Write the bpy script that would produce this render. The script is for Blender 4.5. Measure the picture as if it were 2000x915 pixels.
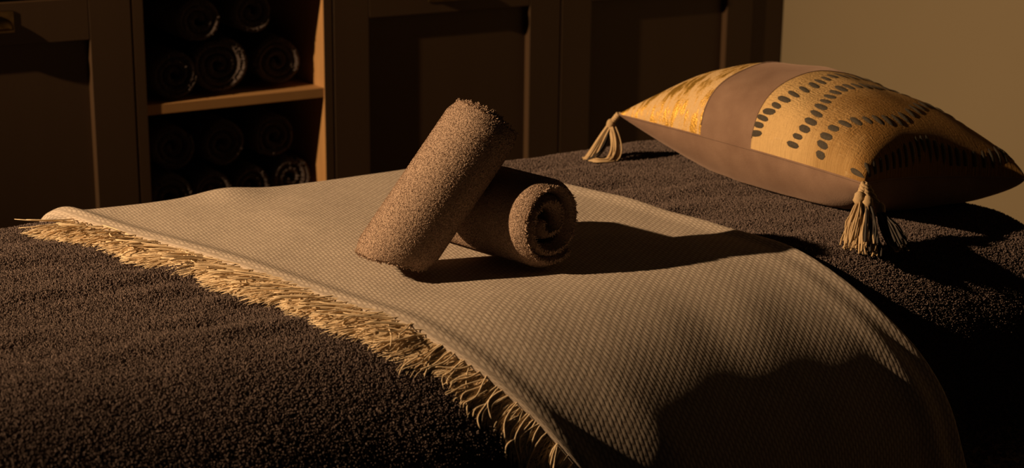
import bpy, bmesh, math, random
import numpy as np
from mathutils import Vector, Matrix

# ------------------------------------------------------------------ scene, camera, light
sc = bpy.context.scene
for o in list(bpy.data.objects):
    bpy.data.objects.remove(o, do_unlink=True)
COL = sc.collection
rng = np.random.default_rng(7)
random.seed(7)

CAM_Z = 1.27
F_PX, PITCH, ROLL, AL = 3300.0, math.radians(15.3), math.radians(-0.68), math.radians(56.4)
fw = np.array([math.cos(AL)*math.cos(PITCH), math.sin(AL)*math.cos(PITCH), -math.sin(PITCH)])
rt = np.array([math.sin(AL), -math.cos(AL), 0.0])
dn = np.cross(fw, rt)
CR = rt*math.cos(ROLL)+dn*math.sin(ROLL)      # camera right
CD = -rt*math.sin(ROLL)+dn*math.cos(ROLL)     # camera down
cam = bpy.data.objects.new('camera', bpy.data.cameras.new('camera'))
COL.objects.link(cam)
m = Matrix(((CR[0], -CD[0], -fw[0], 0), (CR[1], -CD[1], -fw[1], 0), (CR[2], -CD[2], -fw[2], CAM_Z), (0, 0, 0, 1)))
cam.matrix_world = m
cam.data.sensor_width = 36.0
cam.data.lens = F_PX*36.0/2000.0
cam.data.clip_start = 0.05
cam.data.dof.use_dof = True
cam.data.dof.focus_distance = 1.93
cam.data.dof.aperture_fstop = 7.0
sc.camera = cam

w = bpy.data.worlds.new('world'); sc.world = w; w.use_nodes = True
w.node_tree.nodes['Background'].inputs[0].default_value = (0.8, 0.62, 0.5, 1)
w.node_tree.nodes['Background'].inputs[1].default_value = 0.006

LAMP = Vector((-1.60, 2.31, 2.12)); AIM = Vector((1.15, 1.92, 1.00))
ld = bpy.data.lights.new('lamp_light', 'SPOT')
ld.energy = 700.0; ld.color = (1.0, 0.65, 0.34); ld.shadow_soft_size = 0.022
ld.spot_size = math.radians(50); ld.spot_blend = 1.0
lamp = bpy.data.objects.new('lamp_light', ld); COL.objects.link(lamp)
lamp.location = LAMP
lamp.rotation_euler = (AIM-LAMP).to_track_quat('-Z', 'Y').to_euler()

sc.view_settings.view_transform = 'Standard'
sc.view_settings.look = 'None'
sc.view_settings.gamma = 1.0
sc.view_settings.use_curve_mapping = False
sc.view_settings.exposure = 0.0

# ------------------------------------------------------------------ helpers
ORI = {}
def new_obj(name, verts, faces, mat, parent=None, smooth=True, uv=None, origin=None):
    """verts in world coordinates; the object is one mesh, local to its parent's origin"""
    verts = np.asarray(verts, float)
    if parent is not None: org = ORI[parent.name]
    else: org = np.asarray(origin if origin is not None else (verts[:, 0].mean(), verts[:, 1].mean(), verts[:, 2].min()), float)
    me = bpy.data.meshes.new(name)
    me.from_pydata((verts-org).tolist(), [], [list(map(int, f)) for f in faces])
    if smooth: me.polygons.foreach_set('use_smooth', [True]*len(me.polygons))
    if uv is not None:
        l = me.uv_layers.new(name='UVMap')
        idx = np.empty(len(me.loops), dtype=np.int32); me.loops.foreach_get('vertex_index', idx)
        l.data.foreach_set('uv', np.asarray(uv, float)[idx].ravel())
    me.materials.append(mat); me.update()
    o = bpy.data.objects.new(name, me); COL.objects.link(o)
    ORI[o.name] = org
    if parent is not None: o.parent = parent
    else: o.location = org
    return o

def empty(name, loc):
    o = bpy.data.objects.new(name, None); COL.objects.link(o); o.location = loc
    o.empty_display_size = .05
    ORI[o.name] = np.asarray(loc, float); return o

def tag(o, label=None, cat=None, group=None, kind=None):
    if label: o['label'] = label
    if cat: o['category'] = cat
    if group: o['group'] = group
    if kind: o['kind'] = kind
    return o

class MB:
    def __init__(s): s.v = []; s.f = []; s.n = 0
    def add(s, v, f):
        v = np.asarray(v, float); s.v.append(v); s.f += [[i+s.n for i in q] for q in f]; s.n += len(v)
    def box(s, a, b, bev=.0015):
        bm = bmesh.new(); bmesh.ops.create_cube(bm, size=1)
        a = np.array(a, float); b = np.array(b, float)
        for v in bm.verts: v.co = Vector((a+b)/2+np.array(v.co)*(b-a))
        if bev: bmesh.ops.bevel(bm, geom=bm.edges[:], offset=bev, segments=1, affect='EDGES', profile=.5)
        bm.verts.index_update()
        s.add([tuple(v.co) for v in bm.verts], [[v.index for v in f.verts] for f in bm.faces]); bm.free()
    def tube(s, pts, rad, n=5, cap=True):
        pts = np.asarray(pts, float); k = len(pts); rad = np.broadcast_to(rad, (k,))
        tg = np.gradient(pts, axis=0); tg /= np.linalg.norm(tg, axis=1)[:, None]+1e-12
        ref = np.array([0, 0, 1.]) if abs(tg[0][2]) < .9 else np.array([1., 0, 0])
        u = np.cross(tg[0], ref); u /= np.linalg.norm(u); V = []
        for i in range(k):
            u = u-tg[i]*(u@tg[i]); u /= np.linalg.norm(u)+1e-12; q = np.cross(tg[i], u)
            for j in range(n):
                a = 2*math.pi*j/n; V.append(pts[i]+rad[i]*(math.cos(a)*u+math.sin(a)*q))
        Fc = [[i*n+j, i*n+(j+1) % n, (i+1)*n+(j+1) % n, (i+1)*n+j] for i in range(k-1) for j in range(n)]
        if cap: Fc += [list(range(n))[::-1], [(k-1)*n+j for j in range(n)]]
        s.add(V, Fc)
    def build(s, name, mat, parent=None, smooth=True, origin=None):
        return new_obj(name, np.concatenate(s.v), s.f, mat, parent, smooth, origin=origin)

def grid_faces(nu, nv, wrap=False):
    f = []
    for i in range(nu-1):
        for j in range(nv-1 if not wrap else nv):
            j2 = (j+1) % nv
            f.append([i*nv+j, (i+1)*nv+j, (i+1)*nv+j2, i*nv+j2])
    return f

def smooth_noise(x, y, seed, scale):
    """cheap smooth value noise in 2D (numpy)"""
    r = np.random.default_rng(seed); T = r.uniform(-1, 1, (64, 64))
    x = np.asarray(x)/scale+100; y = np.asarray(y)/scale+100
    xi = np.floor(x).astype(int); yi = np.floor(y).astype(int); fx = x-xi; fy = y-yi
    fx = fx*fx*(3-2*fx); fy = fy*fy*(3-2*fy)
    g = lambda a, b: T[a % 64, b % 64]
    return (g(xi, yi)*(1-fx)+g(xi+1, yi)*fx)*(1-fy)+(g(xi, yi+1)*(1-fx)+g(xi+1, yi+1)*fx)*fy

# ------------------------------------------------------------------ materials
def mat(name):
    ma = bpy.data.materials.new(name); ma.use_nodes = True
    nt = ma.node_tree; b = nt.nodes['Principled BSDF']; return ma, nt, b
def node(nt, t, **kw):
    n = nt.nodes.new(t)
    for k, v in kw.items(): setattr(n, k, v)
    return n
def math_n(nt, op, a, b=None, c=None):
    n = node(nt, 'ShaderNodeMath', operation=op)
    for i, x in enumerate((a, b, c)):
        if x is None: continue
        if isinstance(x, (int, float)): n.inputs[i].default_value = x
        else: nt.links.new(x, n.inputs[i])
    return n.outputs[0]
def mix_c(nt, fac, a, b):
    n = node(nt, 'ShaderNodeMix', data_type='RGBA')
    if isinstance(fac, (int, float)): n.inputs[0].default_value = fac
    else: nt.links.new(fac, n.inputs[0])
    for i, x in ((6, a), (7, b)):
        if isinstance(x, tuple): n.inputs[i].default_value = (*x, 1)
        else: nt.links.new(x, n.inputs[i])
    return n.outputs[2]
def noise_n(nt, scale, detail=3, vec=None, rough=.5):
    n = node(nt, 'ShaderNodeTexNoise'); n.inputs['Scale'].default_value = scale
    n.inputs['Detail'].default_value = detail; n.inputs['Roughness'].default_value = rough
    if vec is not None: nt.links.new(vec, n.inputs['Vector'])
    return n.outputs['Fac']
def ramp(nt, x, lo, hi):
    n = node(nt, 'ShaderNodeMapRange'); nt.links.new(x, n.inputs[0])
    n.inputs[1].default_value = lo; n.inputs[2].default_value = hi; return n.outputs[0]
def bump_n(nt, b, h, strength, dist):
    n = node(nt, 'ShaderNodeBump'); n.inputs['Strength'].default_value = strength
    n.inputs['Distance'].default_value = dist; nt.links.new(h, n.inputs['Height'])
    nt.links.new(n.outputs[0], b.inputs['Normal']); return n
def objco(nt, scale=None):
    tc = node(nt, 'ShaderNodeTexCoord')
    if scale is None: return tc.outputs['Object']
    mp = node(nt, 'ShaderNodeMapping'); mp.inputs['Scale'].default_value = scale
    nt.links.new(tc.outputs['Object'], mp.inputs[0]); return mp.outputs[0]

def m_simple(name, col, col2, nscale, rough=.6, bump=0., bscale=200, stretch=None, bdist=.001, spec=.3, metallic=0.):
    ma, nt, b = mat(name)
    co = objco(nt, stretch)
    c = mix_c(nt, ramp(nt, noise_n(nt, nscale, 4, co), .3, .7), col, col2)
    nt.links.new(c, b.inputs['Base Color']); b.inputs['Roughness'].default_value = rough
    b.inputs['Specular IOR Level'].default_value = spec; b.inputs['Metallic'].default_value = metallic
    if bump: bump_n(nt, b, noise_n(nt, bscale, 3, co), bump, bdist)
    return ma

def m_terry(name, dark, light, bump=.6, scale=420, sheen=.15):
    """terry cloth: colour varies softly over the cloth and from loop to loop"""
    ma, nt, b = mat(name)
    co = objco(nt)
    oi = node(nt, 'ShaderNodeObjectInfo')
    f = math_n(nt, 'MULTIPLY_ADD', oi.outputs['Random'], .55, math_n(nt, 'MULTIPLY', noise_n(nt, 60, 3, co), .5))
    c = mix_c(nt, ramp(nt, f, .15, .85), dark, light)
    nt.links.new(c, b.inputs['Base Color']); b.inputs['Roughness'].default_value = .95
    b.inputs['Specular IOR Level'].default_value = .1
    b.inputs['Sheen Weight'].default_value = sheen; b.inputs['Sheen Roughness'].default_value = .5
    b.inputs['Sheen Tint'].default_value = (*light, 1)
    bump_n(nt, b, noise_n(nt, scale, 2, co), bump, .002)
    return ma

M = {}
M['floor'] = m_simple('floor_wood', (.10, .055, .03), (.07, .04, .022), 9, .5, .1, 80, (1, 8, 1))
M['wall'] = m_simple('wall_paint', (.195, .156, .100), (.186, .149, .095), 3, .9, .08, 260)
M['cab'] = m_simple('cabinet_paint', (.068, .040, .022), (.061, .036, .020), 14, .42, .05, 160, (1, 1, .08), spec=.28)
M['cab_in'] = m_simple('cabinet_board', (.42, .235, .095), (.37, .20, .08), 14, .6, .05, 160, (1, 8, 1), spec=.25)
M['brass'] = m_simple('aged_brass', (.20, .14, .06), (.10, .07, .035), 60, .32, .05, 200, metallic=1.)
M['vinyl'] = m_simple('pad_vinyl', (.05, .04, .035), (.04, .03, .028), 30, .5, .1, 300)
M['tablewood'] = m_simple('table_wood', (.25, .14, .07), (.19, .10, .05), 10, .5, .1, 90, (1, 8, 1))
M['cover'] = m_terry('cover_terry', (.120, .090, .084), (.205, .155, .142))
M['towel'] = m_terry('towel_terry', (.31, .222, .172), (.46, .34, .265))
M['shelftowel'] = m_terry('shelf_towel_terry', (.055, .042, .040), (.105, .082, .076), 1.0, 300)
M['cream'] = m_simple('cream_yarn', (.72, .57, .39), (.63, .49, .32), 90, .8, .3, 900)
M['darkyarn'] = m_simple('dark_yarn', (.035, .03, .028), (.06, .05, .042), 90, .9)
M['tassel'] = m_simple('tassel_yarn', (.50, .36, .21), (.40, .28, .155), 90, .85, .3, 900)
M['dash'] = m_simple('dash_yarn', (.040, .034, .026), (.075, .060, .045), 500, .95, .5, 700)

def m_blanket():
    ma, nt, b = mat('throw_weave')
    uvn = node(nt, 'ShaderNodeUVMap'); sx = node(nt, 'ShaderNodeSeparateXYZ'); nt.links.new(uvn.outputs[0], sx.inputs[0])
    u, v = sx.outputs[0], sx.outputs[1]                       # metres across and along the cloth
    # twill: slanted stitches in staggered columns, soft irregularity from noise
    co = objco(nt)
    wob = math_n(nt, 'MULTIPLY', math_n(nt, 'SUBTRACT', noise_n(nt, 70, 2, co), .5), .0035)
    a = math.radians(-23)
    p = math_n(nt, 'ADD', math_n(nt, 'ADD', math_n(nt, 'MULTIPLY', u, math.cos(a)), math_n(nt, 'MULTIPLY', v, -math.sin(a))), wob)
    q = math_n(nt, 'ADD', math_n(nt, 'MULTIPLY', u, math.sin(a)), math_n(nt, 'MULTIPLY', v, math.cos(a)))
    pc = math_n(nt, 'DIVIDE', p, .0042); ci = math_n(nt, 'FLOOR', pc); pf = math_n(nt, 'SUBTRACT', pc, ci)
    qc = math_n(nt, 'ADD', math_n(nt, 'DIVIDE', q, .0115), math_n(nt, 'MULTIPLY', ci, .53)); qi = math_n(nt, 'FLOOR', qc); qf = math_n(nt, 'SUBTRACT', qc, qi)
    cb = node(nt, 'ShaderNodeCombineXYZ'); nt.links.new(ci, cb.inputs[0]); nt.links.new(qi, cb.inputs[1])
    wn = node(nt, 'ShaderNodeTexWhiteNoise', noise_dimensions='2D'); nt.links.new(cb.outputs[0], wn.inputs['Vector'])
    sp = math_n(nt, 'SINE', math_n(nt, 'MULTIPLY', pf, math.pi))
    sq = math_n(nt, 'SINE', math_n(nt, 'MULTIPLY', qf, math.pi))
    st = math_n(nt, 'MULTIPLY', math_n(nt, 'MULTIPLY', math_n(nt, 'POWER', sp, .7), math_n(nt, 'POWER', sq, .8)), math_n(nt, 'MULTIPLY_ADD', wn.outputs['Value'], .4, .7))
    fine = noise_n(nt, 900, 2, co)
    f = ramp(nt, math_n(nt, 'MULTIPLY_ADD', fine, .25, st), .25, 1.0)
    c = mix_c(nt, f, (.28, .228, .190), (.49, .42, .36))
    tone = noise_n(nt, 45, 3, co)
    c = mix_c(nt, ramp(nt, tone, .25, .85), c, mix_c(nt, .5, c, (.46, .385, .325)))
    nt.links.new(c, b.inputs['Base Color']); b.inputs['Roughness'].default_value = .9
    b.inputs['Specular IOR Level'].default_value = .12
    h = math_n(nt, 'MULTIPLY_ADD', fine, .25, st)
    bump_n(nt, b, h, .5, .0007)
    return ma
M['throw'] = m_blanket()

def m_velvet():
    ma, nt, b = mat('mauve_velvet')
    co = objco(nt)
    n = noise_n(nt, 26, 4, co); n2 = noise_n(nt, 500, 2, co)
    c = mix_c(nt, ramp(nt, n, .3, .7), (.165, .100, .072), (.22, .140, .102))
    nt.links.new(c, b.inputs['Base Color']); b.inputs['Roughness'].default_value = .85
    b.inputs['Sheen Weight'].default_value = .35; b.inputs['Sheen Tint'].default_value = (.6, .42, .34, 1)
    b.inputs['Specular IOR Level'].default_value = .15
    bump_n(nt, b, math_n(nt, 'ADD', n2, math_n(nt, 'MULTIPLY', n, 1.5)), .25, .0015)
    return ma
M['velvet'] = m_velvet()
def m_gold():
    ma, nt, b = mat('gold_foil_print')
    co = objco(nt); st = objco(nt, (.25, 1, .25))
    n = noise_n(nt, 95, 4, st, .65)
    f = ramp(nt, n, .45, .55)
    base = mix_c(nt, noise_n(nt, 300, 3, co), (.62, .43, .22), (.50, .33, .15))
    c = mix_c(nt, f, base, (.62, .36, .07))
    nt.links.new(c, b.inputs['Base Color'])
    nt.links.new(math_n(nt, 'MULTIPLY', f, .75), b.inputs['Metallic'])
    nt.links.new(math_n(nt, 'MULTIPLY_ADD', f, -.42, .85), b.inputs['Roughness'])
    bump_n(nt, b, math_n(nt, 'ADD', noise_n(nt, 420, 3, co), n), .6, .0018)
    return ma
M['gold'] = m_gold()
def m_woven():
    ma, nt, b = mat('mustard_weave')
    uvn = node(nt, 'ShaderNodeUVMap')
    def mp(s):
        q = node(nt, 'ShaderNodeMapping'); q.inputs['Scale'].default_value = s; nt.links.new(uvn.outputs[0], q.inputs[0]); return q.outputs[0]
    streak = noise_n(nt, 1.0, 4, mp((520, 40, 1)), .6); streak2 = noise_n(nt, 1.0, 4, mp((40, 420, 1)), .6)
    patch = noise_n(nt, 1.0, 3, mp((14, 9, 1)))
    f = math_n(nt, 'ADD', math_n(nt, 'MULTIPLY', streak, .55), math_n(nt, 'MULTIPLY', patch, .5))
    sx = node(nt, 'ShaderNodeSeparateXYZ'); nt.links.new(uvn.outputs[0], sx.inputs[0])
    f = math_n(nt, 'ADD', f, math_n(nt, 'ADD', ramp(nt, sx.outputs[0], .31, .62), math_n(nt, 'MULTIPLY', ramp(nt, sx.outputs[1], .0, .12), .3)))      # yarn turns browner towards the end of the patch
    c = mix_c(nt, ramp(nt, f, .62, 1.12), (.58, .39, .18), (.23, .12, .034))
    c = mix_c(nt, ramp(nt, streak2, .62, .80), c, (.62, .44, .24))
    nt.links.new(c, b.inputs['Base Color']); b.inputs['Roughness'].default_value = .9
    b.inputs['Specular IOR Level'].default_value = .15
    bump_n(nt, b, math_n(nt, 'ADD', math_n(nt, 'ADD', streak, streak2), noise_n(nt, 1.0, 3, mp((300, 300, 1)))), .9, .0026)
    return ma
M['woven'] = m_woven()

# terry loops: a geometry-nodes group that grows short tufts on the cloth it is put on
def pile_group(name, density, length, radius, tilt, material):
    g = bpy.data.node_groups.new(name, 'GeometryNodeTree')
    g.interface.new_socket('Geometry', in_out='INPUT', socket_type='NodeSocketGeometry')
    g.interface.new_socket('Geometry', in_out='OUTPUT', socket_type='NodeSocketGeometry')
    N = g.nodes; L = g.links
    gi = N.new('NodeGroupInput'); go = N.new('NodeGroupOutput')
    d = N.new('GeometryNodeDistributePointsOnFaces'); d.inputs['Density'].default_value = density
    na = N.new('GeometryNodeInputNamedAttribute'); na.data_type = 'FLOAT'; na.inputs[0].default_value = 'pile'
    mu = N.new('ShaderNodeMath'); mu.operation = 'MULTIPLY'; mu.inputs[1].default_value = density
    L.new(na.outputs[0], mu.inputs[0]); L.new(mu.outputs[0], d.inputs['Density'])
    cone = N.new('GeometryNodeMeshCone'); cone.fill_type = 'NONE'
    cone.inputs['Vertices'].default_value = 5; cone.inputs['Radius Bottom'].default_value = radius
    cone.inputs['Radius Top'].default_value = radius*.45; cone.inputs['Depth'].default_value = length
    rr = N.new('FunctionNodeRandomValue'); rr.data_type = 'FLOAT_VECTOR'
    rr.inputs[0].default_value = (-tilt, -tilt, 0); rr.inputs[1].default_value = (tilt, tilt, 6.28)
    ro = N.new('FunctionNodeRotateRotation'); ro.rotation_space = 'LOCAL'
    e2r = N.new('FunctionNodeEulerToRotation')
    L.new(rr.outputs[0], e2r.inputs[0])
    L.new(d.outputs['Rotation'], ro.inputs[0]); L.new(e2r.outputs[0], ro.inputs[1])
    rs = N.new('FunctionNodeRandomValue'); rs.data_type = 'FLOAT'
    rs.inputs[2].default_value = .6; rs.inputs[3].default_value = 1.35; rs.inputs['Seed'].default_value = 5
    io = N.new('GeometryNodeInstanceOnPoints')
    sm = N.new('GeometryNodeSetMaterial'); sm.inputs['Material'].default_value = material
    L.new(cone.outputs[0], sm.inputs[0])
    L.new(gi.outputs[0], d.inputs[0]); L.new(d.outputs['Points'], io.inputs['Points']); L.new(sm.outputs[0], io.inputs['Instance'])
    L.new(ro.outputs[0], io.inputs['Rotation']); L.new(rs.outputs[1], io.inputs['Scale'])
    L.new(io.outputs[0], go.inputs[0]); return g
def add_pile(o, group, weights=None):
    a = o.data.attributes.new('pile', 'FLOAT', 'POINT')
    a.data.foreach_set('value', np.ones(len(o.data.vertices)) if weights is None else np.asarray(weights, float))
    c = bpy.data.objects.new('terry_pile', o.data); COL.objects.link(c); c.parent = o; c['kind'] = 'stuff'
    md = c.modifiers.new('pile', 'NODES'); md.node_group = group

# ------------------------------------------------------------------ room
YC = 2.70            # cabinet front plane
XW = 2.49            # right wall
def struct(name, a, b, m_):
    q = MB(); q.box(a, b, 0); o = q.build(name, m_, None, False); o['kind'] = 'structure'; return o
struct('floor', (-2.6, -1.6, -.10), (XW+.12, 3.40, 0), M['floor'])
struct('wall_back', (-2.6, 3.28, 0), (XW, 3.40, 2.7), M['wall'])
struct('wall_right', (XW, -1.6, 0), (XW+.12, 3.40, 2.7), M['wall'])

# ------------------------------------------------------------------ cabinets
ZD0, ZD1 = .11, .905
def cup_handle(xc, parent):
    """half-dome cup pull, open underneath"""
    nu, nv = 15, 7; V = []
    W_, H_, P_ = .050, .030, .017
    z0 = .858
    for shell in (1., .93):
        for i in range(nu):
            a = math.pi*i/(nu-1)                    # left to right
            for j in range(nv):
                b = (math.pi/2)*j/(nv-1)            # front lip to the top at the door
                x = -W_*math.cos(a)*shell
                rad = math.sin(a)**.7*shell
                V.append((xc+x, YC-P_*rad*math.cos(b)-.0005, z0+H_*(.12+.88*math.sin(b)*rad)))
    n = nu*nv; f = grid_faces(nu, nv); F = f+[[k+n for k in q[::-1]] for q in f]
    for i in range(nu-1): F.append([i*nv, i*nv+n, (i+1)*nv+n, (i+1)*nv])
    o = new_obj('cup_handle', V, F, M['brass'], parent)
    q = MB(); q.box((xc-.052, YC-.002, z0-.002), (xc+.052, YC, z0+.034), .0008)
    q.build('handle_plate', M['brass'], parent, False)
    return o
def base_cabinet(x0, x1, label, filler=None):
    root = tag(empty('base_cabinet', ((x0+x1)/2, 3.0, 0)), label, 'cabinet', 'panelled base cabinets along the back wall')
    def bx(nm, a, b, mm=M['cab'], par=root, bev=.001):
        q = MB(); q.box(a, b, bev); return q.build(nm, mm, par, False)
    g = .0015
    bx('side_panel', (x0+.0005, YC+.024, .10), (x0+.018, 3.27, .92)); bx('side_panel', (x1-.018, YC+.024, .10), (x1-.0005, 3.27, .92))
    bx('bottom_panel', (x0+.018, YC+.024, .10), (x1-.018, 3.27, .118)); bx('back_panel', (x0+.018, 3.26, .118), (x1-.018, 3.27, .90))
    bx('top_rail', (x0+.018, YC+.03, .89), (x1-.018, YC+.13, .92)); bx('plinth', (x0+.0005, YC+.06, 0), (x1-.0005, YC+.078, .10))
    # door: frame of stiles and rails round a recessed flat panel
    s = .074; q = MB()
    q.box((x0+g, YC, ZD0), (x0+s, YC+.022, ZD1), .0012); q.box((x1-s, YC, ZD0), (x1-g, YC+.022, ZD1), .0012)
    q.box((x0+s, YC, ZD1-.070), (x1-s, YC+.022, ZD1), .0012); q.box((x0+s, YC, ZD0), (x1-s, YC+.022, ZD0+.074), .0012)
    door = q.build('door', M['cab'], root, False)
    bx('door_panel', (x0+s-.003, YC+.015, ZD0+.071), (x1-s+.003, YC+.0215, ZD1-.067), par=door, bev=0)
    cup_handle((x0+x1)/2, door)
    if filler: bx('filler_strip', (x1+.001, YC+.004, .10), (filler, YC+.022, .92))
    return root
X1, X2, X3, X4, X5 = .526, 1.026, 1.402, 1.903, 2.402
base_cabinet(X1, X2, 'dark brown panelled cabinet with cup handle, left of the open towel shelves')
base_cabinet(X3, X4, 'dark brown panelled cabinet between the open towel shelves and the corner cabinet')
base_cabinet(X4, X5, 'dark brown panelled corner cabinet against the beige wall, behind the cushion', XW-.001)
# open shelf unit
root = tag(empty('shelf_unit', ((X2+X3)/2, 3.0, 0)), 'open brown shelf unit holding rolled towels between two panelled cabinets', 'shelf')
def bx(nm, a, b, mm, bev=.001):
    q = MB(); q.box(a, b, bev); return q.build(nm, mm, root, False)
for xa, xb in ((X2+.002, X2+.020), (X3-.018, X3-.002)):
    bx('side_panel', (xa, YC+.0015, .10), (xb, 3.27, .92), M['cab_in'], .0004); bx('edge_strip', (xa, YC, .10), (xb, YC+.0013, .92), M['cab'], 0)
bx('back_panel', (X2+.02, 3.262, .118), (X3-.018, 3.27, .90), M['cab']); bx('bottom_panel', (X2+.02, YC, .10), (X3-.018, 3.262, .118), M['cab_in'])
bx('top_panel', (X2+.02, YC, .902), (X3-.018, 3.262, .92), M['cab_in'])
SH1, SH2 = .715, .500
bx('shelf', (X2+.02, YC+.004, SH1-.018), (X3-.018, 3.262, SH1), M['cab_in']); bx('shelf', (X2+.02, YC+.004, SH2-.018), (X3-.018, 3.262, SH2), M['cab_in'])
bx('plinth', (X2+.0005, YC+.06, 0), (X3-.0005, YC+.078, .10), M['cab'])
q = MB(); q.box((X1-.02, YC+.002, .9205), (XW-.001, 3.279, .955), .003)
tag(q.build('worktop', M['cab'], None, False), 'dark brown worktop running over the row of cabinets', 'worktop')

# ------------------------------------------------------------------ rolled towels
def roll_mesh(R, L, th, pitch, seed, center, axis, up, nseg=30, nax=14, tele=(0., 0.), squash=1., phase=0., endround=.008, lump=.02, shear=0.):
    """a towel rolled into a spiral: one thick sheet swept along the axis, with soft rounded layer edges.
    tele = how far the core stands out (+) or sinks in (-) at the start and at the far end"""
    r = np.random.default_rng(seed)
    axis = np.asarray(axis, float); axis /= np.linalg.norm(axis)
    up = np.asarray(up, float); up = up-axis*(up@axis); up /= np.linalg.norm(up); sd = np.cross(axis, up)
    turns = (R-th/2-th*.45)/pitch+.55; tot = turns*2*math.pi; n = max(int(nseg*turns*1.15), 24)
    th_a = np.linspace(0, tot, n); xo = turns-th_a/(2*math.pi)          # turns counted inwards from the loose end
    rc = np.maximum(R-th/2-np.where(xo < 1, .45*pitch*xo, .45*pitch+pitch*(xo-1)), th*.3)
    amp = r.uniform(-1, 1, 4); ph = r.uniform(0, 6.28, 4)
    lumpf = 1+lump*sum(amp[k]*np.cos((k+2)*(th_a+phase)+ph[k]) for k in range(3))/1.5
    tw = th*np.clip(np.minimum(np.arange(n)+.6, n-np.arange(n)-.4)/4., .12, 1)**.5     # sheet ends taper off
    ends = [r.normal(0, .0012, n) for _ in (0, 1)]; ends = [np.convolve(e, np.ones(7)/7, 'same')*2 for e in ends]
    s = np.concatenate([[0, .25, .6], np.ones(nax), [.6, .25, 0]])                  # thickness factor along the axis
    za = np.concatenate([[0, .0, .0], np.linspace(0, 1, nax), [1, 1, 1]])
    eo = np.concatenate([[-1, -.92, -.55], np.zeros(nax), [.55, .92, 1]])*endround
    # cross-section ring: outer side forward, inner side back
    V = []
    frac = rc/(R-th/2)
    for k in range(len(s)):
        t0 = -tele[0]*(1-frac)+ends[0]-shear*np.sin(th_a-tot+phase)*frac; t1 = L+tele[1]*(1-frac**3)+ends[1]
        z = t0+(t1-t0)*(endround/L+(1-2*endround/L)*za[k])+eo[k]
        ring = []
        for sgn, order in ((1, range(n)), (-1, range(n-1, -1, -1))):
            for i in order:
                rr = rc[i]*lumpf[i]+sgn*tw[i]/2*max(s[k], .02)
                a = th_a[i]-tot+phase
                p = center+axis*z[i]+(up*math.sin(a)*squash+sd*math.cos(a))*rr
                ring.append(p)
        V += ring
    nr = 2*n
    F = grid_faces(len(s), nr, True)
    F = [f[::-1] for f in F]
    for base, rev in ((0, False), ((len(s)-1)*nr, True)):
        for i in range(n-1):
            q = [base+i, base+i+1, base+nr-2-i, base+nr-1-i]; F.append(q[::-1] if rev else q)
    return np.array(V), F

# towels inside the shelves: ends face the room
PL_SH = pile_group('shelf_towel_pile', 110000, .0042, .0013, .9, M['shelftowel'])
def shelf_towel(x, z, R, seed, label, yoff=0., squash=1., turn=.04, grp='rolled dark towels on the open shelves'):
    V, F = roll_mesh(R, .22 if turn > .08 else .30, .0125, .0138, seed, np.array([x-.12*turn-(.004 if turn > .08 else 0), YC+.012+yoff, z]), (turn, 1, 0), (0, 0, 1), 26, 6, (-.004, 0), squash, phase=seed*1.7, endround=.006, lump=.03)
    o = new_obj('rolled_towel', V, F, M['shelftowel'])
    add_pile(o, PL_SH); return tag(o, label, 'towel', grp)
S = SH1+.002
XL_, XR_ = X2+.02, X3-.018
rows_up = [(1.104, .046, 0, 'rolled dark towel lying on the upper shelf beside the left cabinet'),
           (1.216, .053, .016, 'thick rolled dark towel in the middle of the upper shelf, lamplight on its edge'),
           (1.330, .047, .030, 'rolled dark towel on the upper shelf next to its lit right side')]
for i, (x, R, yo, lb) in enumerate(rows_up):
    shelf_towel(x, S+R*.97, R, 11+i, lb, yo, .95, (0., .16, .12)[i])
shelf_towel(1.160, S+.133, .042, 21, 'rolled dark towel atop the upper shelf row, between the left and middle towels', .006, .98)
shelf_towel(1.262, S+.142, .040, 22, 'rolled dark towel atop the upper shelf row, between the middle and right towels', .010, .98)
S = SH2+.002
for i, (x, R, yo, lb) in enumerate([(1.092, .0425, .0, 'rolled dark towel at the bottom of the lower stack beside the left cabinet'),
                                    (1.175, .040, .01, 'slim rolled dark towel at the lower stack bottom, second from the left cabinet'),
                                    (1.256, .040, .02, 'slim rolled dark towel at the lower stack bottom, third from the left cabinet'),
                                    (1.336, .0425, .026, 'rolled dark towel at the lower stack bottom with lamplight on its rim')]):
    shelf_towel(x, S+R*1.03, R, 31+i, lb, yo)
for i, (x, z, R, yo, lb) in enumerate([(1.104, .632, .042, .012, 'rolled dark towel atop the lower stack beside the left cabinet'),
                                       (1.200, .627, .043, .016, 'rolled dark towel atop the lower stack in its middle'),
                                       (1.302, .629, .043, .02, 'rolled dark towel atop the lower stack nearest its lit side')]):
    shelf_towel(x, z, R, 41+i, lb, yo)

# ------------------------------------------------------------------ massage table and its cover
ZT = .72; TY0, TY1 = 1.25, 2.05; TX0, TX1 = -.12, 1.775
EA, EB = .20, .20        # near edge: soft elliptical shoulder
root = tag(empty('massage_table', ((TX0+TX1)/2, (TY0+TY1)/2, 0)), 'padded massage table hidden under the dark terry cover', 'table')
def tb(nm, a, b, mm, bev):
    q = MB(); q.box(a, b, bev); return q.build(nm, mm, root, False)
tb('pad', (TX0+.06, TY0+.12, .56), (TX1-.06, TY1-.06, .675), M['vinyl'], .012)
tb('frame', (TX0+.08, TY0+.14, .50), (TX1-.08, TY1-.08, .56), M['tablewood'], .004)
for sx in (TX0+.12, TX1-.17):
    for sy in (TY0+.16, TY1-.15):
        tb('leg', (sx, sy, 0), (sx+.05, sy+.05, .50), M['tablewood'], .004)

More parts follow.
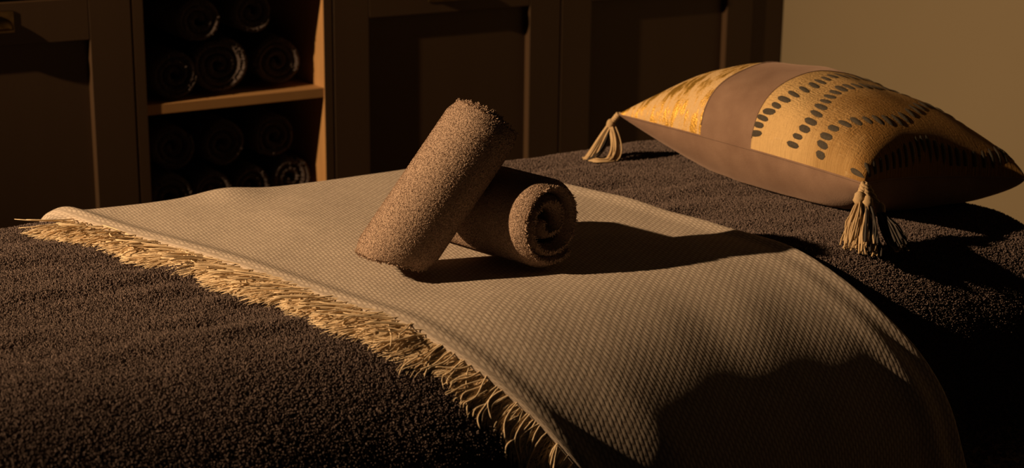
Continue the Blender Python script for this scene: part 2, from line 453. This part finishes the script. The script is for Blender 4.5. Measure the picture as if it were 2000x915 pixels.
def near_z(y):
    """height of the table top along the near shoulder"""
    y = np.asarray(y, float); e = np.clip((TY0+EA-y)/EA, 0, 1); return ZT-EB*(1-np.sqrt(np.clip(1-e*e, 0, 1)))
def cover_wave(x, y):
    return .0040*smooth_noise(x*.4+y*.25, y, 3, .034)+.0026*smooth_noise(x*.5, y, 4, .075)+.0008*smooth_noise(x*.6, y, 5, .018)
# rings: flat core, then a rounded shoulder, then the hanging sides
cx0, cx1, cy0, cy1 = TX0+.07, TX1-.07, TY0+EA, TY1-.05
nx, ny = int((cx1-cx0)/.008), int((cy1-cy0)/.008)
gx = np.linspace(cx0, cx1, nx); gy = np.linspace(cy0, cy1, ny)
GX, GY = np.meshgrid(gx, gy, indexing='ij')
V = [(x, y, ZT+cover_wave(x, y)) for x, y in zip(GX.ravel(), GY.ravel())]
F = grid_faces(nx, ny)
loop = []      # (core index, outward offset sizes and direction)
NC = 9
def corner(ix, iy, a0):
    for k in range(NC):
        a = a0+math.pi/2*k/(NC-1); loop.append((ix*ny+iy, math.cos(a), math.sin(a)))
corner(0, 0, math.pi)
for i in range(1, nx-1): loop.append((i*ny, 0, -1))
corner(nx-1, 0, 1.5*math.pi)
for j in range(1, ny-1): loop.append(((nx-1)*ny+j, 1, 0))
corner(nx-1, ny-1, 0)
for i in range(nx-2, 0, -1): loop.append((i*ny+ny-1, 0, 1))
corner(0, ny-1, math.pi/2)
for j in range(ny-2, 0, -1): loop.append((j, -1, 0))
NL = len(loop)
prof = [(math.sin(a), 1-math.cos(a), 0) for a in np.linspace(0, math.pi/2, 15)[1:]]+[(1, 1, d) for d in np.linspace(.0, .44, 23)[1:]]
prev = None; core = np.array(V)
arc = np.arange(NL)*.008
rowstart = []
for k, (so, dz, drop) in enumerate(prof):
    st = len(V); rowstart.append(st)
    for li, (ci, dx, dy) in enumerate(loop):
        p = core[ci]
        a = .07; b_ = EA if dy < 0 else .05
        eb = EB if dy < 0 and abs(dy) > abs(dx)*.3 else .07
        eb = .07+(EB-.07)*max(-dy, 0)
        fl = (.010*math.sin(arc[li]*21+1.3)+.006*math.sin(arc[li]*47))*min(drop/.3, 1)
        sag = .02*min(drop/.3, 1)
        V.append((p[0]+dx*(a*so+fl+sag), p[1]+dy*(b_*so+fl+sag), p[2]-eb*dz-drop))
    for i in range(NL):
        j = (i+1) % NL
        A_, B_ = (loop[i][0], loop[j][0]) if k == 0 else (rowstart[k-1]+i, rowstart[k-1]+j)
        F.append([A_, st+i, st+j, B_] if A_ != B_ else [A_, st+i, st+j])
F = [f if n_ < (nx-1)*(ny-1) else f for n_, f in enumerate(F)]
V = np.array(V)
cover = new_obj('terry_cover', V, F, M['cover'], origin=((TX0+TX1)/2, (TY0+TY1)/2, .18))
bm = bmesh.new(); bm.from_mesh(cover.data); bmesh.ops.recalc_face_normals(bm, faces=bm.faces[:])
if sum(f.normal.z for f in bm.faces) < 0: bmesh.ops.reverse_faces(bm, faces=bm.faces[:])
bm.to_mesh(cover.data); bm.free()
tag(cover, 'dark brown terry towelling cover spread over the massage table', 'cover')

# ------------------------------------------------------------------ throw blanket
# profile along the throw (arc length t): back drop, back shoulder, flat top, near shoulder, near drop
ph = np.linspace(0, math.pi/2, 60)
pa = [(TY1+.012-.0*k, ZT-.05-d) for k, d in enumerate(np.linspace(.16, .004, 24))]
pb = [(cy1+.062*math.cos(a), ZT-.055+.055*math.sin(a)) for a in np.linspace(0, math.pi/2, 20)]
pc = [(y, ZT) for y in np.linspace(cy1-.01, cy0+.002, 90)]
pd = [(cy0-EA*math.sin(a)-.003*math.sin(a), ZT-EB*(1-math.cos(a))) for a in ph]
pe = [(TY0-.003-.02*min(d/.3, 1), ZT-EB-d) for d in np.linspace(.004, .34, 60)]
P = np.array(pa+pb+pc+pd+pe)
T = np.concatenate([[0], np.cumsum(np.hypot(*np.diff(P, axis=0).T))]); T -= np.interp(-2.0, -P[44:134, 0], T[44:134])   # t = 0 where Y = 2.0 on the top
NT = 420
tt = np.linspace(T[0], T[-1], NT)
PY = np.interp(tt, T, P[:, 0]); PZ = np.interp(tt, T, P[:, 1])
ty, tz = np.gradient(PY), np.gradient(PZ); ln = np.hypot(ty, tz); NY, NZ = tz/ln, -ty/ln      # outward normal in YZ
TH = .0075; LIFT = .0030
XLt = np.interp(tt, [-.30, -.10, 0, .095, .246, .39, .513, .612, .646, .671, .715, .749, .766, .85, .95, 1.2], [.600, .640, .660, .695, .740, .774, .798, .827, .844, .862, .886, .904, .916, .965, 1.0, 1.05])
XRt = np.interp(tt, [-.30, -.10, 0, .206, .363, .50, .602, .662, .693, .723, .766, .823, .909, 1.2], [1.19, 1.235, 1.25, 1.29, 1.320, 1.333, 1.340, 1.357, 1.373, 1.388, 1.414, 1.436, 1.466, 1.54])
ker = np.ones(31)/31
sm_ = lambda a: np.convolve(np.pad(a, 15, 'edge'), ker, 'valid')
XLt, XRt = sm_(XLt), sm_(XRt)
ns = 210
edge_in = [(.018, -1.0), (.006, -1.0)]
SS = []            # (s in metres from an edge or fraction, normal factor)
for a in np.linspace(-math.pi/2, math.pi/2, 9): SS.append(('L', -math.cos(a)*TH*.5, math.sin(a)*.5-.5))
for f_ in np.linspace(0, 1, ns)[1:-1]: SS.append(('M', f_, 0.))
for a in np.linspace(math.pi/2, -math.pi/2, 9): SS.append(('R', math.cos(a)*TH*.5, math.sin(a)*.5-.5))
def throw_height(x, t, fx):
    """soft folds of the throw (metres along the normal); fx = 0 at the fringe edge, 1 at the other edge"""
    drop = np.clip((t-.46)/.34, 0, 1); drop = drop*drop*(3-2*drop)
    top = 1-drop
    ss = lambda a: np.clip(a, 0, 1)**2*(3-2*np.clip(a, 0, 1))
    h = .0012*smooth_noise(x, t, 12, .06)+.0022*smooth_noise(x, t, 13, .13)
    h = h+.0035*np.exp(-((fx-.018)/.022)**2)*(1-.4*drop)                            # rolled hem by the fringe
    h = h+.004*np.exp(-((1-fx)/.03)**2)
    # wave at the far side of the table
    h = h+.008*np.exp(-((t+.03)/.07)**2)*np.exp(-((x-.885)/.045)**2)+.004*np.exp(-((t+.01)/.08)**2)*np.exp(-((fx-.02)/.03)**2)
    # hanging folds on the near side: bulge near the fringe, hollow, ridge at the far edge
    h = h+drop*(.017*(.10+.90*ss(fx/.22))*(1-ss((fx-.08)/.80))+.004*np.exp(-((fx-.93)/.035)**2))
    h = h+top*.002*np.exp(-((t-.55)/.12)**2)*np.sin(fx*9+.6)
    return h
V = np.zeros((len(SS), NT, 3)); UV = np.zeros((len(SS), NT, 2))
for k, (kind, a, nf) in enumerate(SS):
    if kind == 'L': x = XLt+a; fx = np.zeros(NT)
    elif kind == 'R': x = XRt+a; fx = np.ones(NT)
    else: x = XLt+(XRt-XLt)*a; fx = np.full(NT, a)
    h = throw_height(x, tt, fx)
    hb = LIFT+TH*(1+nf)+np.maximum(h, -.002)*(1+nf)
    V[k, :, 0] = x; V[k, :, 1] = PY+NY*hb; V[k, :, 2] = PZ+NZ*hb
    UV[k, :, 0] = (x-XLt) if kind != 'L' else -(.004+.004*k); UV[k, :, 1] = tt
F = grid_faces(len(SS), NT)
throw = new_obj('throw_blanket', V.reshape(-1, 3), F, M['throw'], uv=UV.reshape(-1, 2), origin=(1.05, 1.6, .38))
bm = bmesh.new(); bm.from_mesh(throw.data); bmesh.ops.recalc_face_normals(bm, faces=bm.faces[:])
if sum(f.normal.z for f in bm.faces) < 0: bmesh.ops.reverse_faces(bm, faces=bm.faces[:])
bm.to_mesh(throw.data); bm.free()
tag(throw, 'beige herringbone throw with cream fringe laid across the dark terry cover', 'blanket')

# terry loops only where the throw does not lie on the cover
cv = np.array([v.co for v in cover.data.vertices])+ORI[cover.name]
tq = np.where(cv[:, 1] > cy0, 2.0-cv[:, 1], 2.0-cy0+np.hypot(cy0-cv[:, 1], ZT-cv[:, 2]))
under = (cv[:, 0] > np.interp(tq, tt, XLt)+.012) & (cv[:, 0] < np.interp(tq, tt, XRt)-.012) & (cv[:, 1] < 2.08)
wts = np.where(under, 0., 1.)
wts *= np.clip((cv[:, 2]-.46)/.16, .1, 1)*np.where(cv[:, 0] > .2, 1, .3)
add_pile(cover, pile_group('cover_pile', 700000, .0036, .00085, .75, M['cover']), wts)

# fringe: twisted cream strands coming out from under the hem
def top_z(x, y): return near_z(y)+.004
def hem(t):
    x = np.interp(t, tt, XLt); y = np.interp(t, tt, PY); z = np.interp(t, tt, PZ)
    n_ = np.array([0, np.interp(t, tt, NY), np.interp(t, tt, NZ)])
    d = np.array([np.interp(t+.01, tt, XLt)-np.interp(t-.01, tt, XLt), np.interp(t+.01, tt, PY)-np.interp(t-.01, tt, PY), np.interp(t+.01, tt, PZ)-np.interp(t-.01, tt, PZ)])
    d /= np.linalg.norm(d); out = np.cross(d, n_); out = out if out[0] < 0 else -out
    return np.array([x, y, z]), n_, d, out/np.linalg.norm(out)
def strand(t, length, r_, layer, curl, seg=9):
    r0 = np.random.default_rng(int((t+1)*1e6) % 100000+int(layer*1e5))
    p, n_, d, out = hem(t)
    clump = .5*math.sin(t*140)+.5*math.sin(t*61+1)
    g = np.clip((t-.60)/.16, 0, 1)                    # how much the strand hangs
    ang = r0.normal(0, .08+.22*g)-.42+.80*min(max((t+.02)/.2, 0), 1)+.12*clump+curl*r0.choice([-1, 1]); ang = min(max(ang, -.9), .62+.2*g)
    pos = p+n_*(LIFT+.0022+layer)+out*(-.012); pts = [pos]
    v = out*math.cos(ang)-d*math.sin(ang)
    step = (length*(1+.4*g)+.012)/seg; bend = r0.normal(0, .14)-.05+curl*.45; ph0 = r0.uniform(0, 6.28)
    for i in range(seg):
        k = (i+1)/seg
        bk = bend*.35+(.20-.13*g)*math.sin(k*8+ph0)
        v = v*math.cos(bk)+d*math.sin(bk)
        dirv = v+np.array([0, -.12*g, -1.])*(g*(.25+1.5*k*k)+.015)+n_*(.18*math.sin(k*3.1)*(layer*70) if k < .5 else 0)
        dirv /= np.linalg.norm(dirv); v = dirv
        pos = pos+dirv*step
        y = pos[1]
        if y > TY0+.004:
            zc = (near_z(y)+.0042+layer*(1-.5*k)) if y < TY1-.03 else ZT-.02+.004
            if y >= TY1-.06: zc = ZT-max(0, (y-(TY1-.05))/.05)**2*.05+.004+layer*(1-.5*k)
            if pos[2] < zc: pos = np.array([pos[0], pos[1]-.25*max(0, zc-pos[2])*g, zc])
        pts.append(pos)
    rad = np.full(len(pts), r_); rad[-1] *= .55; rad[-2] *= .95
    return np.array(pts), rad
def smoothed(p):
    q = p.copy(); q[1:-1] = (p[:-2]+2*p[1:-1]+p[2:])/4; return q
fill = MB()
for i in range(4600):
    t = rng.uniform(.008, 1.02); pts, rad = strand(t, rng.uniform(.046, .066)*(1+.12*math.sin(t*95)+.1*math.sin(t*37)), .00062, rng.uniform(0, .003), rng.normal(0, .05), 8)
    fill.tube(smoothed(pts), rad, 4)
fo = fill.build('fringe_underlayer', M['cream'], throw); fo['kind'] = 'stuff'
for i in range(290):
    t = .006+1.01*(i+.5+rng.uniform(-.35, .35))/290
    curl = 0. if rng.uniform() > .10 else rng.uniform(.3, 1.2)
    q = MB(); pts, rad = strand(t, rng.uniform(.050, .072)*(1+.12*math.sin(t*95)+.1*math.sin(t*37)), rng.uniform(.0007, .0010), rng.uniform(.003, .0065), curl, 11)
    q.tube(smoothed(pts), rad, 5); q.build('fringe_strand', M['cream'], throw)

# ------------------------------------------------------------------ two rolled hand towels on the throw
def onz(px, py, z):
    d = ((px-1000)/F_PX)*CR+((py-457.5)/F_PX)*CD+fw; return np.array([0, 0, CAM_Z])+d*((z-CAM_Z)/d[2])
ZB = ZT+LIFT+TH+.001
RA, RB = .0455, .0535
PL_T = pile_group('towel_pile', 1300000, .0032, .0006, .85, M['towel'])
axA = .555*CR-.83*CD+.10*fw; axA /= np.linalg.norm(axA)
con = np.array([.917, 1.562, ZB+.002])
upv = np.array([0, 0, 1.])-axA[2]*axA; upv /= np.linalg.norm(upv)
cbA = con+RA*upv-np.array([0, 0, .0135])
V, F = roll_mesh(RA, .188, .0115, .0128, 5, cbA, axA, upv, 40, 22, (-.002, .010), 1., phase=3.6, endround=.014, lump=.015, shear=.019)
tA = new_obj('rolled_towel', V, F, M['towel'])
add_pile(tA, PL_T)
tag(tA, 'brown rolled hand towel propped upright, leaning on the other rolled towel on the throw', 'towel', 'rolled hand towels on the throw')
dl = math.radians(44)
fa = np.array([math.cos(AL), math.sin(AL), 0]); le = np.array([-math.sin(AL), math.cos(AL), 0])
axB = math.cos(dl)*fa+math.sin(dl)*le
eB = np.array([1.044, 1.488, ZB+RB+.001])
V, F = roll_mesh(RB, .195, .0160, .0205, 9, eB, axB, (0, 0, 1), 40, 22, (-.008, 0), 1., phase=-.9, endround=.012, lump=.035)
tB = new_obj('rolled_towel', V, F, M['towel'])
add_pile(tB, PL_T)
tag(tB, 'brown rolled hand towel lying flat on the throw, its rolled end showing', 'towel', 'rolled hand towels on the throw')

# ------------------------------------------------------------------ cushion
CX0, CX1, CY0, CY1 = 1.468, 1.765, 1.434, 1.934
SEAM = .790; HT, HB = .103, .078
def seam_pt(u, v):
    """plan position: u from the far corner towards the near one (along -Y), v from the front edge to the wall side"""
    a, b = 2*u-1, 2*v-1
    ix = np.where(b > 0, .014, .022)*(1-a*a)*b*abs(b)**1.5          # front and rear edges drawn in between the corners
    iy = .030*(1-b*b)*a*abs(a)**1.5
    x = CX0+(CX1-CX0)*v-ix; y = CY1-(CY1-CY0)*u+iy
    z = SEAM-.004*(1-a*a)-.030*v*u
    return x, y, z
def cush(u, v, top=True):
    u = np.asarray(u, float); v = np.asarray(v, float)
    x, y, z = seam_pt(u, v)
    a, b = 2*u-1, 2*v-1
    f = (np.clip(1-a*a, 0, 1)**(.50-.16*np.clip(u*2-1, 0, 1)))*(np.clip(1-b*b, 0, 1)**(.46-.12*np.clip(b, 0, 1)))
    cr = .0035*smooth_noise(x, y, 31, .05)*f
    if top: z = z+HT*f+cr
    else: z = np.maximum(z-HB*f*1.06+cr*.5, ZT+.0075)
    return np.stack([x, y, z], -1)
root = tag(empty('cushion', ((CX0+CX1)/2, (CY0+CY1)/2, ZT+.003)), 'lumbar cushion in gold, mauve velvet and dashed mustard weave with corner tassels', 'cushion')
def cpatch(name, u0, u1, mt, top=True, nu=40, nv=44, off=0.):
    w_ = (1-np.cos(np.linspace(0, math.pi, nv)))/2 ; uu = np.linspace(u0, u1, nu)
    if u0 == 0: uu = u0+(u1-u0)*(1-np.cos(np.linspace(0, math.pi/2, nu)))
    if u1 == 1 and u0 > 0: uu = u0+(u1-u0)*np.sin(np.linspace(0, math.pi/2, nu))
    if u0 == 0 and u1 == 1: uu = (1-np.cos(np.linspace(0, math.pi, nu)))/2
    U, W_ = np.meshgrid(uu, w_, indexing='ij')
    pts = cush(U, W_, top); F = grid_faces(nu, nv)
    if top: F = [f[::-1] for f in F]
    uv = np.stack([U.ravel()*.5, W_.ravel()*.3], -1)
    F = [f[::-1] for f in F]
    return new_obj(name, pts.reshape(-1, 3), F, mt, root, uv=uv)
cpatch('back_panel', 0, 1, M['velvet'], False, 70, 44)['label'] = 'mauve velvet back of the cushion'
cpatch('gold_patch', 0, .328, M['gold'])['label'] = 'cream patch printed with gold foil'
cpatch('velvet_band', .328, .533, M['velvet'])['label'] = 'mauve velvet band'
wv = cpatch('woven_patch', .533, 1, M['woven'], True, 60, 44); wv['label'] = 'mustard woven patch with dark dashes'
# raised seams between the patches
for us in (.328, .533):
    q = MB(); vv = np.linspace(.004, .996, 60); pts = cush(np.full(60, us), vv); q.tube(pts, .0011, 5); q.build('seam', M['velvet'] , root)
q = MB()
loop_uv = [(u, 0.) for u in np.linspace(0, 1, 60)]+[(1., v) for v in np.linspace(0, 1, 40)[1:]]+[(u, 1.) for u in np.linspace(1, 0, 60)[1:]]+[(0., v) for v in np.linspace(1, 0, 40)[1:]]
pts = np.array([seam_pt(u, v) for u, v in loop_uv]); q.tube(pts, .0014, 5, False); q.build('edge_seam', M['velvet'], root)
# dark embroidered dashes in four wandering rows on the woven patch
ROWS = [
 ((.547,.010),(.550,.024),(.556,.042),(.570,.066),(.583,.096),(.593,.135),(.605,.182),(.613,.24),(.616,.30),(.613,.345),(.608,.39),(.602,.44),(.597,.50),(.59,.57),(.585,.64),(.58,.71),(.58,.78),(.578,.85),(.578,.91),(.578,.96)),
 ((.698,.010),(.708,.026),(.722,.052),(.729,.085),(.728,.128),(.720,.173),(.711,.22),(.699,.27),(.691,.318),(.687,.362),(.692,.40),(.698,.44),(.700,.485),(.690,.54),(.680,.60),(.675,.66),(.68,.72),(.69,.78),(.70,.84),(.705,.90),(.705,.95)),
 ((.812,.010),(.808,.030),(.808,.058),(.814,.100),(.836,.145),(.856,.190),(.875,.238),(.890,.285),(.902,.335),(.905,.395),(.896,.45),(.876,.517),(.852,.58),(.828,.64),(.806,.70),(.795,.76),(.80,.815),(.813,.86),(.83,.90),(.845,.94)),
 ((.966,.008),(.990,.050),(.9955,.100),(.9955,.150),(.995,.200),(.994,.25),(.9925,.295),(.990,.340),(.987,.385),(.981,.43),(.977,.465),(.980,.50),(.9855,.54),(.989,.58),(.992,.62),(.9935,.66),(.9950,.70),(.9950,.75),(.9930,.80),(.988,.845),(.980,.885),(.970,.92),(.960,.95),(.955,.975)),
]
dr = np.random.default_rng(77)
for ri, row in enumerate(ROWS):
    for (u, v) in row:
        e = 1e-3; u = min(u, .997)
        pu = (cush(min(u+e, 1), v)-cush(u-e, v))/(min(u+e, 1)-(u-e)); pv = (cush(u, v+e)-cush(u, max(v-e, 0)))/(v+e-max(v-e, 0))
        big = 1.15 if ri == 3 else 1.
        du = .0112*big*dr.uniform(.85, 1.15)/np.linalg.norm(pu); dv = (.0034 if ri == 3 else .0042)*dr.uniform(.85, 1.15)/np.linalg.norm(pv)
        na, nb = 9, 5; V_ = []
        sk = dr.normal(0, .15)
        for a in np.linspace(-1, 1, na):
            w_ = (1-abs(a)**2.6)**.5+.02
            for b in np.linspace(-1, 1, nb):
                uu = np.clip(u+a*du, .535, .9992); vv = np.clip(v+(b*w_+sk*a)*dv, .0008, .9992)
                p = cush(uu, vv)
                a1 = cush(min(uu+e, 1), vv)-cush(uu-e, vv); b1 = cush(uu, min(vv+e, 1))-cush(uu, max(vv-e, 0))
                n_ = np.cross(b1, a1); n_ /= np.linalg.norm(n_)+1e-12
                if n_@np.array([-.3, -.3, .6]) < 0: n_ = -n_
                V_.append(p+n_*(.0004+.0012*(1-b*b)*(1-a*a)))
        new_obj('dash', V_, grid_faces(na, nb), M['dash'], wv)
# ------------------------------------------------------------------ tassels
def tassel_strands(top, tip, n, spread, r_, seed, bulge=.3, end_spread=1.0, sag=.0):
    r0 = np.random.default_rng(seed); q = MB(); top = np.array(top); tip = np.array(tip)
    ax = tip-top; L = np.linalg.norm(ax); ax /= L
    u = np.cross(ax, (0, 0, 1)) if abs(ax[2]) < .95 else np.cross(ax, (1, 0, 0)); u /= np.linalg.norm(u); w_ = np.cross(ax, u)
    for i in range(n):
        a = r0.uniform(0, 6.28); rr = math.sqrt(r0.uniform(.05, 1)); ll = L*r0.uniform(.86, 1.06); pts = []
        for k in np.linspace(0, 1, 8):
            prof_ = spread*rr*(.22+bulge*math.sin(k*math.pi)+.78*end_spread*k**1.3)
            wob = spread*.12*r0.normal()
            p = top+ax*ll*k+(u*math.cos(a+.5*k)+w_*math.sin(a+.5*k))*(prof_+wob)+np.array([0, 0, -sag*math.sin(k*math.pi)])
            p[2] = max(p[2], ZT+.006); pts.append(p)
        q.tube(smoothed(np.array(pts)), r_*r0.uniform(.8, 1.25), 4)
    return q
def knot(c, rx, rz, parent, mt):
    q = MB(); V_ = []; nu, nv = 13, 8
    for i in range(nu):
        a = 2*math.pi*i/nu
        for j in range(nv):
            b = math.pi*(j+.001)/(nv-1+.002)
            rr = rx*(1+.16*math.cos(4*a+5*b))*math.sin(b)
            V_.append((c[0]+rr*math.cos(a), c[1]+rr*math.sin(a), c[2]+rz*math.cos(b)))
    Fk = [[i*nv+j, i*nv+j+1, ((i+1) % nu)*nv+j+1, ((i+1) % nu)*nv+j] for i in range(nu) for j in range(nv-1)]
    q.add(V_, Fk); return q.build('knot', mt, parent)
def braid(p0, p1, r_):
    q = MB(); p0 = np.array(p0); p1 = np.array(p1)
    for k in range(3):
        s_ = np.linspace(0, 1, 22); c = p0+(p1-p0)*s_[:, None]
        a = s_*11+k*2.094; c = c+np.stack([np.cos(a), np.sin(a), 0*a], -1)*r_*.9
        q.tube(c, r_*.85, 6)
    return q
# near corner: three small plaited tassels hanging from the cushion corner
c2 = np.array(seam_pt(1., 0.))+np.array([.001, .0, 0])
for k, (kn, tp, nA, nB) in enumerate([((-.014, -.006, -.016), (1.408, 1.388, .727), 46, 2), ((-.008, -.014, -.020), (1.408, 1.362, .727), 34, 18), ((.010, -.018, -.030), (1.452, 1.356, .727), 16, 34)]):
    kp = c2+np.array(kn); tp = np.array(tp)
    t_ = braid(c2+np.array([0, 0, .001]), kp, .0030).build('tassel', M['tassel'], root)
    knot(kp, .0070, .0095, t_, M['tassel'])
    o = tassel_strands(kp-[0, 0, .004], tp, nA, .0125, .0013, 50+k, .35).build('tassel_skirt', M['tassel'], t_); o['kind'] = 'stuff'
    o = tassel_strands(kp-[0, 0, .004], tp+[.003, -.002, 0], nB, .0145, .0013, 60+k, .3).build('tassel_dark_yarn', M['darkyarn'], t_); o['kind'] = 'stuff'
# far corner: loose tassel whose yarn falls to the cover and trails away
c1 = np.array(seam_pt(0., 0.))
t_ = braid(c1+np.array([.002, 0, .001]), c1+np.array([-.008, .004, -.012]), .003).build('tassel', M['tassel'], root)
kp = c1+np.array([-.009, .005, -.014]); knot(kp, .0062, .0075, t_, M['tassel'])
def trail(ctrl, n, sp, r_, seed):
    r0 = np.random.default_rng(seed); q = MB(); ctrl = np.array(ctrl)
    for i in range(n):
        off = r0.normal(0, 1, (len(ctrl), 3))*sp*.25+r0.normal(0, 1, 3)*sp*np.array([1, 1, .8])
        c = ctrl+off*np.linspace(.25, 1, len(ctrl))[:, None]*np.array([1]*(len(ctrl)-1)+[.7])[:, None]
        s_ = np.linspace(0, 1, 12); o_ = []
        for s in s_:                                  # Bezier
            b_ = c.copy()
            while len(b_) > 1: b_ = b_[:-1]*(1-s)+b_[1:]*s
            p = b_[0].copy(); p[2] = max(p[2], ZT+.006); o_.append(p)
        q.tube(np.array(o_), r_*r0.uniform(.8, 1.3), 4)
    return q
L_ = -CR*1.0
def rel(right, up, away): return kp+CR*right-CD*up+fw*away
o = trail([rel(0, 0, 0), rel(.012, -.03, 0), rel(.012, -.068, -.004), rel(-.024, -.060, -.008)], 90, .0058, .0012, 71).build('tassel_skirt', M['tassel'], t_); o['kind'] = 'stuff'
o = trail([rel(0, 0, 0), rel(-.014, -.020, .006), rel(-.022, -.040, .006), rel(-.036, -.058, .002)], 34, .0036, .0012, 72).build('tassel_skirt', M['tassel'], t_); o['kind'] = 'stuff'
o = trail([rel(0, 0, 0), rel(-.004, -.025, .004), rel(-.010, -.045, .002), rel(-.034, -.054, -.002)], 16, .003, .0009, 73).build('tassel_dark_yarn', M['darkyarn'], t_); o['kind'] = 'stuff'
